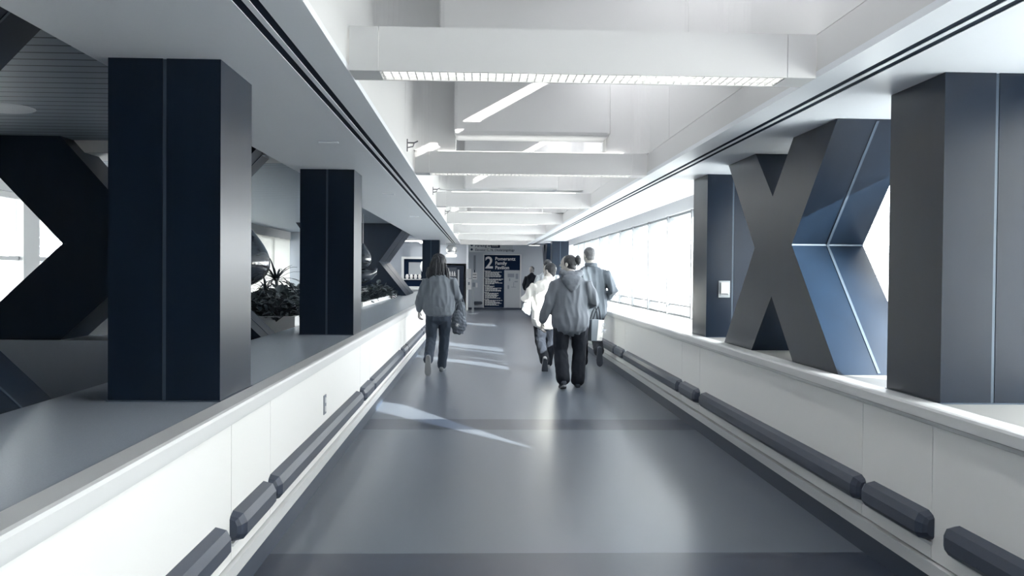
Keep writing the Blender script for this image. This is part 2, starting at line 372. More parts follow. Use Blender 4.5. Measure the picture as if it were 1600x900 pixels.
def right_brace(yc, label): return brace(label, (1.81, yc, ZL), YZ, (yc, 1.60), ZS-.001, ZL+.001, (.40, 1.12), (.445, 1.185), .392, .348, WC, WO)
right_brace(yx, 'dark cross brace on the right ledge between the two near columns')
right_brace(27.9, 'far dark cross brace at the right end of the corridor')
def left_brace(yf, yb, label, notch=.43, xc_=-3.64, zc=1.62, zt=2.549, zb=.785):
    k = (zt-zc)
    return brace(label, (xc_, yf, zb), XZ, (xc_, zc), zt, zb, (1.31-2*notch+.0, 1.31), (1.31-2*notch, 1.31), notch, notch*.98, yf, yb)
left_brace(3.52, 4.06, 'dark cross brace left of the nearest left column, cut by the picture edge')
left_brace(7.9, 8.45, 'dark cross brace standing behind the nearest left column')
left_brace(21.4, 23.9, 'deep dark cross brace beyond the planters on the left', notch=.66, xc_=-3.5, zb=.84, zc=1.64)
for i, (a, b) in enumerate(((3.50, 4.10), (7.85, 8.55), (21.3, 24.0))):
    o = obj('brace_plinth', boxes((-6.0, -2.345, a, b, 0, .784 if i < 2 else .835)), 'greyext' if i else 'ledge')
    tag(o, 'grey plinth under the %s left cross brace' % ('nearest', 'middle', 'farthest')[i], 'plinth')
# ---------------------------------------------------------------- ceiling beams with lamps
ordn = 'first second third fourth fifth sixth seventh'.split()
def beam():
    e = empty('light_beam', (0, 0, ZB)); h = ZT-ZB
    bm = bmesh.new(); t = .012
    for a, b in ((-WW+.008, -.925), (-.922, .922), (.925, WW-.008)):
        box(bm, a, b, 0, t, 0, h); box(bm, a, b, .20-t, .20, 0, h); box(bm, a, b, t, .20-t, h-t, h)
    box(bm, -WW+.008, -.92, t, .20-t, 0, .012); box(bm, .92, WW-.008, t, .20-t, 0, .012)
    obj('housing', bm, 'white', e)
    obj('diffuser', boxes((-.918, .918, t, .2-t, .028, .034)), 'diffuser', e)
    bm = bmesh.new(); x = -.91
    while x < .915: box(bm, x, x+.004, t, .2-t, .003, .026); x += .0365
    for y in (.07, .13): box(bm, -.918, .918, y, y+.003, .003, .026)
    obj('louver', bm, 'louver', e)
    obj('uplight', boxes((-.85, .85, .07, .13, h, h+.012)), 'diffuser', e)
    return e
b0 = beam()
for k in range(7):
    o = b0 if k == 0 else copy_tree(b0)
    o.location = (0, 4.032+Mo*k, ZB); tag(o, 'white ceiling beam lamp across the corridor, %s from the viewer' % ordn[k], 'ceiling light', 'beam lamps across the light well')
# ---------------------------------------------------------------- bumper rails
def bumper(L, s, y, label):
    e = tag(empty('bumper_rail', (s*WP, y, .25)), label, 'bumper', 'dark bumper rails on the '+('right' if s > 0 else 'left')+' parapet')
    c = .05; rings = []
    prof = [(0, 0), (-.045, .012), (-.062, .035), (-.062, .085), (-.045, .120), (0, .132)]
    bm = bmesh.new()
    def ring(yy, sc_):
        return [bm.verts.new((s*u*sc_[0], yy, .066+(v-.066)*sc_[1])) for u, v in prof]
    rs = [ring(0, (.5, .62)), ring(.012, (.75, .8)), ring(c, (1, 1)), ring(L-c, (1, 1)), ring(L-.012, (.75, .8)), ring(L, (.5, .62))]
    nn = len(prof)
    for A, B in zip(rs, rs[1:]):
        for k in range(nn): bm.faces.new((A[k], A[(k+1) % nn], B[(k+1) % nn], B[k]))
    bm.faces.new(rs[0]); bm.faces.new(rs[-1])
    obj('cushion', bm, 'rubber', e)
    x0, x1 = sorted((0, -s*.012)); obj('backing_strip', boxes((x0, x1, .015, L-.015, -.012, .002)), 'cap', e)
    return e
for s, nm in ((1, 'right'), (-1, 'left')):
    for k in range(-1, 6):
        if k >= 0: bumper(.64, s, 3.775+Mo*k, 'short dark bumper rail low on the %s parapet, %s short one from the viewer' % (nm, ordn[k]))
        y0 = 4.46+Mo*k; bumper(3.26 if k < 5 else 1.5, s, y0, 'long dark bumper rail low on the %s parapet, %s long one from the viewer' % (nm, ordn[k+1]))
# ---------------------------------------------------------------- small fittings
e = tag(empty('wall_outlet', (-WP, 6.08, .50)), 'grey steel power outlet on the left parapet panel', 'outlet')
obj('plate', boxes((0, .005, -.045, .045, -.065, .065)), 'map1', e, bevel=.002)
obj('socket', boxes((.005, .010, -.022, .022, .012, .046)), 'white', e); obj('socket', boxes((.005, .010, -.022, .022, -.046, -.012)), 'white', e)
e = tag(empty('wall_box', (1.735, YC+Mo-.0, 1.27)), 'small white wall box on the second right column', 'wall box')
obj('plate', boxes((-.052, .052, -.012, -.0005, -.075, .075)), 'signgrey', e, bevel=.003)
obj('cover', boxes((-.036, .036, -.032, -.012, -.05, .06)), 'white', e, bevel=.006)
obj('slot', boxes((-.03, .03, -.034, -.031, -.045, -.038)), 'gap', e)
for i, (x, y) in enumerate(((-1.52, 6.28), (-1.52, 10.4), (-1.52, 14.5))):
    o = obj('ceiling_clip', boxes((x-.07, x+.07, y-.012, y+.012, ZS-.012, ZS-.0005)), 'soffit', bevel=.003)
    tag(o, 'tiny white slot clip on the left soffit, %s from the viewer' % ordn[i], 'clip', 'clips on the left soffit')
for i, y in enumerate((7.33, 11.4, 15.5)):
    e = tag(empty('pull_bracket', (-WW, y, 2.43)), 'small metal bracket on the left wall of the light well, %s from the viewer' % ordn[i], 'bracket', 'brackets in the light well')
    obj('back_plate', boxes((0, .008, -.012, .012, -.05, .05)), 'cable', e)
    bm = bmesh.new(); tube(bm, [(0, 0, .02), (.06, 0, .02), (.09, .0, .035)], .006, 8); tube(bm, [(0, 0, -.02), (.05, 0, -.01), (.06, 0, .02)], .005, 8); obj('arm', bm, 'cable', e)
e = tag(empty('recessed_downlight', (-3.9, 6.55, 2.55)), 'round recessed downlight in the slatted ceiling at left', 'downlight')
bm = bmesh.new(); lathe(bm, [(.0, -.012), (.2, -.012), (.23, -.006), (.235, -.0005), (.0, -.0005)][1:4], 28); obj('ring', bm, 'soffit', e)
# ---------------------------------------------------------------- planters and plants
def planter(x0, x1, y0, y1, z, label):
    e = tag(empty('planter_box', ((x0+x1)/2, y0, 0)), label, 'planter', 'long planters beyond the left ledge')
    hx = (x1-x0)/2; L = y1-y0; t = .05; bm = bmesh.new()
    box(bm, -hx, hx, 0, t, 0, z); box(bm, -hx, hx, L-t, L, 0, z); box(bm, -hx, -hx+t, t, L-t, 0, z); box(bm, hx-t, hx, t, L-t, 0, z)
    obj('box', bm, 'planter', e); obj('soil', boxes((-hx+t, hx-t, t, L-t, z-.2, z-.06)), 'soil', e)
planter(-5.2, -2.36, 9.3, 13.8, .93, 'nearer long white planter beyond the left ledge, seen between the two near columns')
planter(-5.2, -2.345, 14.6, 20.6, .90, 'farther long white planter beyond the second left column')
def leaf_clump(n, rad, hgt, sz, rnd):
    bm = bmesh.new()
    for i in range(n):
        a = rnd.uniform(0, 6.283); rr = rad*math.sqrt(rnd.random()); c = Vector((rr*math.cos(a), rr*math.sin(a), rnd.uniform(.02, hgt)*(1-.5*(rr/rad)**2)))
        d = Vector((math.cos(a)+rnd.uniform(-.7, .7), math.sin(a)+rnd.uniform(-.7, .7), rnd.uniform(-.5, .9))).normalized()
        s = d.cross(Vector((0, 0, 1))).normalized(); nn = s.cross(d); L = sz*rnd.uniform(.6, 1.3); w_ = L*.34
        vs = [bm.verts.new(c+q) for q in (Vector(), d*L*.35+s*w_+nn*.01, d*L*.75+s*w_*.7, d*L-nn*L*.15, d*L*.75-s*w_*.7, d*L*.35-s*w_+nn*.01, d*L*.5-nn*.012)]
        for q in ((0, 1, 6), (1, 2, 6), (2, 3, 6), (3, 4, 6), (4, 5, 6), (5, 0, 6)): bm.faces.new([vs[j] for j in q])
    return bm
rnd = random.Random(3)
lm = [empty('leafy_plant') for _ in range(3)]
for e in lm:
    obj('foliage', leaf_clump(150, .26, .24, .10, rnd), 'leaf2' if e is lm[1] else 'leaf', e)
    bm = bmesh.new()
    for k in range(5): a = k*1.25; tube(bm, [(0, 0, -.03), (.07*math.cos(a), .07*math.sin(a), .08), (.15*math.cos(a), .15*math.sin(a), .16)], .006, 6)
    obj('stem', bm, 'leaf', e)
fl = empty('flowering_plant'); obj('foliage', leaf_clump(110, .24, .20, .09, rnd), 'leaf', fl)
bm = bmesh.new()
for k in range(34):
    a, rr = rnd.uniform(0, 6.283), .24*math.sqrt(rnd.random()); c = Vector((rr*math.cos(a), rr*math.sin(a), .16+.08*rnd.random()))
    for p in range(5):
        b = p*1.257; d = Vector((math.cos(b), math.sin(b), .25)); s = Vector((-math.sin(b), math.cos(b), 0))
        v = [bm.verts.new(c+q) for q in (Vector(), d*.025+s*.014, d*.045, d*.025-s*.014)]; bm.faces.new(v)
obj('flower_heads', bm, 'petal', fl)
used = {}
def put(proto, x, y, z, sc_, label, group):
    o = proto if proto.name not in used else copy_tree(proto); used[proto.name] = 1
    o.location = (x, y, z); o.scale = (sc_,)*3; o.rotation_euler = (0, 0, rnd.uniform(0, 6)); tag(o, label, 'plant', group)
for j, y in enumerate((9.55, 9.9, 10.6, 11.5, 12.6)):
    for i, x in enumerate((-2.62, -3.05, -3.5, -3.95, -4.4, -4.85)):
        put(lm[(i+j) % 3], x+rnd.uniform(-.08, .08), y, .875, rnd.uniform(.9, 1.25), 'dark leafy plant in the nearer left planter, row %s, place %s from corridor' % (ordn[j], ordn[i]), 'leafy plants in the nearer planter')
for j, y in enumerate((14.9, 15.7, 16.7, 17.8, 19.0, 20.1)):
    for i, x in enumerate((-2.62, -3.05, -3.5, -3.95)):
        fl_ = j in (0, 1) and i < 3
        put(fl if fl_ else lm[(i+j) % 3], x, y, .845, rnd.uniform(.95, 1.35), ('white flowering plant' if fl_ else 'dark leafy plant')+' in the farther left planter, row %s, place %s from corridor' % (ordn[j], ordn[i]), 'plants in the farther planter')
def spiky(x, y, z, sc_, label):
    e = tag(empty('spiky_plant', (x, y, z)), label, 'plant'); e.scale = (sc_,)*3
    bm = bmesh.new(); tube(bm, [(0, 0, 0), (.02, 0, .2), (.0, .01, .42)], [.03, .022, .02], 10); tube(bm, [(.0, 0, .05), (-.09, 0, .2), (-.13, .02, .3)], [.02, .017, .015], 8); obj('trunk', bm, 'leaf2', e)
    r = random.Random(5)
    for (cx, cz, nn, L) in ((0, .42, 34, .5), (-.13, .3, 22, .36)):
        bm = bmesh.new()
        for k in range(nn):
            a = k*2.4; el = r.uniform(.1, 1.3); Lk = L*r.uniform(.7, 1.1); h = Vector((math.cos(a), math.sin(a), 0)); s = Vector((-math.sin(a), math.cos(a), 0)); prev = None
            for q in range(7):
                t = q/6; p = Vector((cx, 0, cz))+h*(Lk*t*math.cos(el)**.5)+Vector((0, 0, Lk*(math.sin(el)*t-.75*t*t*math.cos(el)**.5))); wd = .014*(1-t)**.6+.001
                row = (bm.verts.new(p-s*wd), bm.verts.new(p+Vector((0, 0, -.004))), bm.verts.new(p+s*wd))
                if prev: bm.faces.new((prev[0], prev[1], row[1], row[0])); bm.faces.new((prev[1], prev[2], row[2], row[1]))
                prev = row
        obj('leaf_crown', bm, 'leaf', e)
spiky(-2.93, 11.0, .86, 1.0, 'spiky plant with arching blade leaves in the nearer left planter')
# hanging blown-glass shapes
def teardrop(x, y, z, label, rad, hgt, tilt, wire=True):
    e = tag(empty('glass_ornament', (x, y, z)), label, 'ornament'); bm = bmesh.new()
    prof = [(.012, hgt*.62), (rad*.25, hgt*.52), (rad*.62, hgt*.34), (rad*.9, hgt*.15), (rad, -.02), (rad*.93, -hgt*.16), (rad*.7, -hgt*.28), (rad*.35, -hgt*.36), (.02, -hgt*.38)]
    lathe(bm, prof, 28); o = obj('body', bm, 'glassart', e, smooth=True); o.rotation_euler = (tilt, 0, 0)
    s = o.modifiers.new('s', 'SUBSURF'); s.levels = 1; s.render_levels = 1
    bm = bmesh.new(); tube(bm, [(0, 0, hgt*.6), (0, 0, 2.549-z)], .004, 6); obj('wire', bm, 'cable', e)
teardrop(-3.86, 13.0, 1.53, 'large dark glass drop hanging above the nearer left planter', .40, .95, 0)
teardrop(-2.78, 18.0, 1.66, 'dark glass drop hanging above the farther left planter', .17, .5, R(8))
e = tag(empty('glass_fish_ornament', (-2.80, 18.1, 1.30)), 'folded grey glass shape hanging beside the farther glass drop', 'ornament')
bm = bmesh.new(); tube(bm, [(-.35, 0, -.10), (-.2, 0, -.04), (0, 0, .02), (.15, 0, .05), (.24, 0, .10), (.28, 0, .17)], [.05, .13, .16, .12, .06, .015], 16); o = obj('body', bm, 'glassart', e, smooth=True)
bm = bmesh.new(); tube(bm, [(0, 0, .1), (0, 0, 2.549-1.30)], .004, 6); obj('wire', bm, 'cable', e)
# ---------------------------------------------------------------- far lobby
def text(body, size, loc, mat, parent, name='lettering', ext=.002, bold=0., spacing=1.):
    c = bpy.data.curves.new(name, 'FONT'); c.body = body; c.size = size; c.extrude = ext; c.offset = bold; c.space_character = spacing; c.space_line = .95
    t = bpy.data.objects.new(name, c); COL.objects.link(t); bpy.context.view_layer.update()
    me = bpy.data.meshes.new_from_object(t.evaluated_get(bpy.context.evaluated_depsgraph_get())); bpy.data.objects.remove(t)
    o = bpy.data.objects.new(name, me); COL.objects.link(o); me.materials.clear(); me.materials.append(M[mat]); o.parent = parent
    o.location = loc; o.rotation_euler = (R(90), 0, 0); return o
e = tag(empty('directory_sign', (.42, YW-.005, .07)), 'tall navy building directory with a big numeral 2 on the end wall', 'sign')
obj('frame', boxes((-.73, -.69, -.05, 0, 0, 2.03), (.67, .71, -.05, 0, 0, 2.03), (-.73, .71, -.05, 0, 2.0, 2.03)), 'signlight', e)
obj('header_panel', boxes((-.69, .66, -.035, -.001, 1.43, 2.0)), 'signdark', e)
obj('list_panel', boxes((-.69, .07, -.035, -.001, .02, 1.429)), 'signdark', e)
pm = obj('map_panel', boxes((.075, .66, -.035, -.001, .02, 1.425)), 'signgrey', e)
obj('plan_drawing', boxes((.2, .45, -.038, -.034, 1.16, 1.3), (.5, .6, -.038, -.034, 1.1, 1.3), (.25, .3, -.038, -.034, 1.02, 1.12), (.46, .58, -.038, -.034, .98, 1.02), (.2, .26, -.038, -.034, .72, .86), (.34, .52, -.038, -.034, .78, .80), (.42, .44, -.038, -.034, .78, .98)), 'map1', pm)
text('2', .62, (-.66, -.037, 1.50), 'signlight', e, 'numeral', bold=.012)
text('Pomerantz\nFamily\nPavilion', .175, (-.28, -.037, 1.80), 'signlight', e, 'building_name', bold=.003)
bm = bmesh.new(); z = 1.38; k = 0; rr = random.Random(2)
while z > .06:
    ind = 0 if k % 7 == 0 else .02; L = rr.uniform(.12, .2) if k % 7 == 0 else rr.uniform(.3, .66); x = -.67+ind
    while x < -.67+L: wd = rr.uniform(.04, .11); box(bm, x, x+wd, -.038, -.034, z, z+.021); x += wd+.014
    z -= .036 if (k+1) % 7 else .052; k += 1
obj('listing_lines', bm, 'signlight', e)
e = tag(empty('hanging_sign', (-.08, 29.6, 2.08)), 'grey hanging direction sign with two arrow lines below the last beam', 'sign')
obj('panel', boxes((-.72, .72, -.03, .03, 0, .32)), 'signgrey', e)
obj('hanger', boxes((-.6, -.58, -.01, .01, .32, .42)), 'cable', e); obj('hanger', boxes((.58, .60, -.01, .01, .32, .42)), 'cable', e)
for z in (.05, .19):
    bm = bmesh.new(); prism(bm, [(-.68, z+.03), (-.63, z+.075), (-.58, z+.03), (-.63, z-.015)], XZ, -.036, -.03); obj('arrow', bm, 'signdark', e)
text('Parking and', .13, (-.52, -.034, .17), 'signdark', e, bold=.002); text('Elevator C, N. Otolaryngology', .105, (-.52, -.034, .035), 'signdark', e, bold=.001)
obj('plate', boxes((.0, .30, -.04, -.031, .14, .30)), 'signdark', e); text('Exits', .11, (.03, -.043, .18), 'signgrey', e)
for i, (x, y) in enumerate(((-2.6, 30.6), (-.6, 30.9), (1.2, 30.6), (-4.6, 30.6), (-2.0, 32.2), (2.2, 32.2))):  # glowing panels added to brighten the end wall, mostly hidden by the last beam
    e = tag(empty('ceiling_panel_lamp', (x, y, 2.44)), 'flat lit ceiling panel in the far lobby, %s of the row' % ordn[i], 'ceiling light', 'lobby ceiling panels')
    obj('frame', boxes((-.62, .62, -.32, .32, .02, .059)), 'white', e); obj('diffuser', boxes((-.58, .58, -.28, .28, 0, .02)), 'lobbylamp', e)
# vending machines
e = tag(empty('vending_machine', (-1.45, 33.1, 0)), 'dark vending machine with lit bottle rows left of the end wall', 'vending machine')
obj('cabinet', boxes((-.45, .42, 0, .75, 0, 1.66)), 'vend', e)
obj('display_window', boxes((-.40, .16, -.012, -.001, .75, 1.58)), 'gap', e)
for z in (1.28, 1.05, .84):
    sh = obj('shelf', boxes((-.38, .14, -.05, -.013, z-.02, z)), 'bottle', e)
    for q in range(6):
        bm = bmesh.new(); lathe(bm, [(.027, 0), (.03, .08), (.012, .13), (.012, .16)], 8, (-.34+q*.085, -.032, z)); obj('bottle', bm, 'bottle', sh)
obj('coin_panel', boxes((.20, .26, -.012, -.001, .9, 1.5)), 'signgrey', e); obj('delivery_flap', boxes((-.36, .12, -.012, -.001, .25, .45)), 'gap', e)
e = tag(empty('snack_machine', (-2.35, 33.1, 0)), 'dark snack machine half hidden behind the woman with bags', 'vending machine')
obj('cabinet', boxes((-.43, .42, 0, .75, 0, 1.7)), 'vend', e); obj('display_window', boxes((-.36, .2, -.012, -.001, .6, 1.55)), 'gap', e); obj('coin_panel', boxes((.24, .36, -.012, -.001, .8, 1.4)), 'signgrey', e)
# end wall pieces
struct('wall_nook', boxes((-3.0, -.93, YW-.9, YW-.02, 1.72, 2.5)), 'endwall')
struct('wall_nook_side', boxes((-.93, -.86, YW-.9, YW, 0, 2.5)), 'soffit')
struct('baseboard_end', boxes((-.86, 3.0, YW-.03, YW, 0, .08)), 'basedark')
for x0, x1, lab in ((-.66, -.33, 'short dark bumper rail on the end wall left of the directory'), (1.2, 1.9, 'dark bumper rail on the end wall right of the directory')):
    e = tag(empty('bumper_rail', ((x0+x1)/2, YW, .19)), lab, 'bumper'); w_ = (x1-x0)/2
    bm = bmesh.new(); prism(bm, [(-w_, .03), (-w_+.04, 0), (w_-.04, 0), (w_, .03), (w_, .09), (w_-.04, .12), (-w_+.04, .12), (-w_, .09)], XZ, -.06, -.001); obj('cushion', bm, 'rubber', e)
    obj('backing_strip', boxes((-w_+.02, w_-.02, -.02, -.001, -.02, -.001)), 'cap', e)
e = tag(empty('information_stand', (-.66, 30.2, 0)), 'slim floor stand with notice cards and a dispenser before the end wall', 'stand')
bm = bmesh.new(); lathe(bm, [(.17, 0), (.17, .012), (.02, .03)], 20); obj('base', bm, 'signgrey', e)
bm = bmesh.new(); box(bm, -.035, .035, -.02, .02, .03, 1.35); obj('post', bm, 'signgrey', e)
obj('dispenser', boxes((-.22, -.06, -.06, .04, .82, 1.18)), 'white', e, bevel=.01); obj('dispenser_window', boxes((-.17, -.11, -.064, -.06, .98, 1.08)), 'map1', e)
cd = obj('notice_card', boxes((-.02, .13, -.045, -.022, 1.17, 1.4)), 'white', e); obj('arrow_mark', boxes((-.01, .11, -.048, -.045, 1.32, 1.34), (-.01, .11, -.048, -.045, 1.22, 1.24)), 'signdark', cd)
obj('notice_card', boxes((-.22, -.07, -.045, -.022, 1.2, 1.52)), 'white', e); obj('card_reader', boxes((-.02, .07, -.06, -.022, .92, 1.06)), 'map1', e)
o = obj('leaflet_holder', boxes((.09, .15, -.07, -.022, .9, 1.05)), 'white', e)
e = tag(empty('notice_strip', (-.62, YW, 1.5)), 'narrow dark vertical strip on the end wall above the information stand', 'notice'); obj('panel', boxes((-.05, .03, -.02, -.001, 0, .55)), 'map1', e); obj('end_clip', boxes((-.03, .01, -.03, -.001, -.12, -.001)), 'signdark', e)
def lampfix(loc, label):
    e = tag(empty('emergency_lamp', loc), label, 'lamp')
    obj('mounting', boxes((-.16, .16, -.08, .08, .26, .33)), 'signgrey', e)
    bm = bmesh.new(); lathe(bm, [(.10, .26), (.16, .18), (.17, .08), (.12, .02), (.05, 0)], 16); obj('housing', bm, 'louver', e, smooth=True)
    bm = bmesh.new(); lathe(bm, [(.14, -.10), (.17, -.06), (.15, -.02)], 16); obj('lens', bm, 'diffuser', e)
    bm = bmesh.new(); tube(bm, [(0, 0, -.05), (0, 0, .02)], .02, 8); obj('neck', bm, 'cable', e)
lampfix((-1.32, 27.6, 1.97), 'white bell-shaped lamp under the soffit beside the far left column')
e = tag(empty('ceiling_lamp', (1.45, 31.0, 2.35)), 'small lit ceiling lamp in the far lobby right of the hanging sign', 'lamp'); obj('housing', boxes((-.2, .2, -.15, .15, .03, .149)), 'signgrey', e); obj('diffuser', boxes((-.18, .18, -.13, .13, 0, .03)), 'diffuser', e)
# framed glass case and balloon, left far
e = tag(empty('display_case', (-2.75, 32.4, 0)), 'white framed display case on the far wall left of the far column', 'case')
obj('frame', boxes((-.5, -.42, -.05, .1, .8, 1.95), (.42, .5, -.05, .1, .8, 1.95), (-.42, .42, -.05, .1, 1.87, 1.95), (-.42, .42, -.05, .1, .8, .88)), 'signlight', e)
obj('back_panel', boxes((-.42, .42, .08, .1, .88, 1.87)), 'signdark', e); obj('shelf', boxes((-.42, .42, -.03, .08, 1.12, 1.15)), 'signlight', e)
obj('poster', boxes((-.25, .2, .06, .079, 1.3, 1.75)), 'signgrey', e); obj('cabinet', boxes((-.55, .55, -.1, .4, 0, .8)), 'signgrey', e)
for q in range(5):
    bm = bmesh.new(); lathe(bm, [(.03, 0), (.06, .06), (.05, .14), (.02, .17)], 10, (-.3+q*.15, .0, 1.15)); obj('cup', bm, 'petal', e)
e = tag(empty('balloon', (-2.3, 31.0, 1.0)), 'pale round balloon on a stick at the far left wall', 'balloon')
bm = bmesh.new(); lathe(bm, [(.01, .33), (.1, .37), (.18, .5), (.2, .62), (.15, .76), (.05, .82), (.005, .83)], 18); obj('balloon_body', bm, 'signlight', e, smooth=True)
bm = bmesh.new(); tube(bm, [(0, 0, -.2), (0, 0, .35)], .012, 6); obj('stick', bm, 'white', e)
e = tag(empty('counter', (-3.4, 30.4, 0)), 'pale low counter in the far lobby below the balloon', 'counter'); obj('body', boxes((-1.2, 1.25, 0, .6, 0, .78)), 'signgrey', e); obj('worktop', boxes((-1.22, 1.27, -.03, .63, .78, .82)), 'white', e)

# ---------------------------------------------------------------- people
def loft(bm, pts, n=16, side=Vector((1, 0, 0))):
    """pts: (vec, ra, rb); ra along side axis, rb across; rounded ends"""
    P = [(Vector(p[0]), p[1], p[2]) for p in pts]
    t0 = (P[1][0]-P[0][0]).normalized(); t1 = (P[-1][0]-P[-2][0]).normalized()
    def capd(p, t, sgn): r = min(p[1], p[2]); return [(p[0]+t*sgn*r*q, p[1]*k, p[2]*k) for q, k in ((.35, .88), (.6, .6), (.72, .25))]
    P = capd(P[0], t0, -1)[::-1]+P+capd(P[-1], t1, 1)
    rings = []
    for i, (p, ra, rb) in enumerate(P):
        t = (P[min(i+1, len(P)-1)][0]-P[max(i-1, 0)][0]).normalized()
        a = side-t*side.dot(t)
        if a.length < .15: a = Vector((0, 1, 0))-t*t.y
        a.normalize(); b = t.cross(a)
        rings.append([bm.verts.new(p+a*ra*math.cos(q)+b*rb*math.sin(q)) for q in [2*math.pi*k/n for k in range(n)]])
    for A, B in zip(rings, rings[1:]):
        for k in range(n): bm.faces.new((A[k], A[(k+1) % n], B[(k+1) % n], B[k]))
    bm.faces.new(rings[0][::-1]); bm.faces.new(rings[-1])
def ell(bm, c, rx, ry, rz, rot=None):
    m = Matrix.Translation(c) @ (rot.to_4x4() if rot else Matrix.Identity(4)) @ Matrix.Diagonal((rx, ry, rz, 1))
    bmesh.ops.create_uvsphere(bm, u_segments=20, v_segments=12, radius=1, matrix=m)
def remesh(name, bm, mat, parent, voxel=.008, sm=4, fold=0., fs=9., fz=.45, seed=0.):
    bmesh.ops.recalc_face_normals(bm, faces=bm.faces)
    me = bpy.data.meshes.new('tmp'); bm.to_mesh(me); bm.free(); t = bpy.data.objects.new('tmp', me); COL.objects.link(t)
    r = t.modifiers.new('r', 'REMESH'); r.mode = 'VOXEL'; r.voxel_size = voxel
    s = t.modifiers.new('s', 'SMOOTH'); s.factor = .6; s.iterations = sm
    bpy.context.view_layer.update()
    me2 = bpy.data.meshes.new_from_object(t.evaluated_get(bpy.context.evaluated_depsgraph_get()))
    bpy.data.objects.remove(t); me2.name = name
    if fold:
        nrm = [v.normal.copy() for v in me2.vertices]
        for v, vn in zip(me2.vertices, nrm):
            c = v.co; q = Vector((c.x*fs+seed, c.y*fs, c.z*fs*fz+c.x*3)); d = 1-abs(noise.noise(q))*2.2+.5*noise.noise(q*2.3)
            v.co = c+vn*fold*(d-.55)
    for p in me2.polygons: p.use_smooth = True
    me2.materials.clear(); me2.materials.append(M[mat]); o = bpy.data.objects.new(name, me2); COL.objects.link(o); o.parent = parent; return o
def hand(bm, wr, d, sidev, curl=.5, s=1.):
    """wr wrist, d pointing direction of the hand, sidev points to the thumb side"""
    wr = Vector(wr); d = Vector(d).normalized(); sv = Vector(sidev); sv = (sv-d*sv.dot(d)).normalized(); nn = d.cross(sv)
    loft(bm, [(wr, .026*s, .020*s), (wr+d*.035*s, .036*s, .015*s), (wr+d*.075*s, .040*s, .014*s), (wr+d*.088*s, .038*s, .012*s)], 12, sv)
    for k, (off, L) in enumerate(((.030, .072), (.010, .080), (-.011, .074), (-.030, .058))):
        p = wr+d*.080*s+sv*off*s; pts = [(p, .0095*s, .0095*s)]; ang = .15
        for q in (.45, .32, .23):
            ang += curl; dd = d*math.cos(ang)+nn*math.sin(ang); p = p+dd*L*q*s; pts.append((p, .0085*s, .0085*s))
        loft(bm, pts, 8, sv)
    p = wr+d*.028*s+sv*.030*s; q1 = p+(d*.6+sv*.75+nn*.2).normalized()*.034*s; q2 = q1+(d*.95+sv*.25+nn*.3).normalized()*.030*s
    loft(bm, [(p, .013*s, .013*s), (q1, .011*s, .011*s), (q2, .009*s, .009*s)], 8, sv)
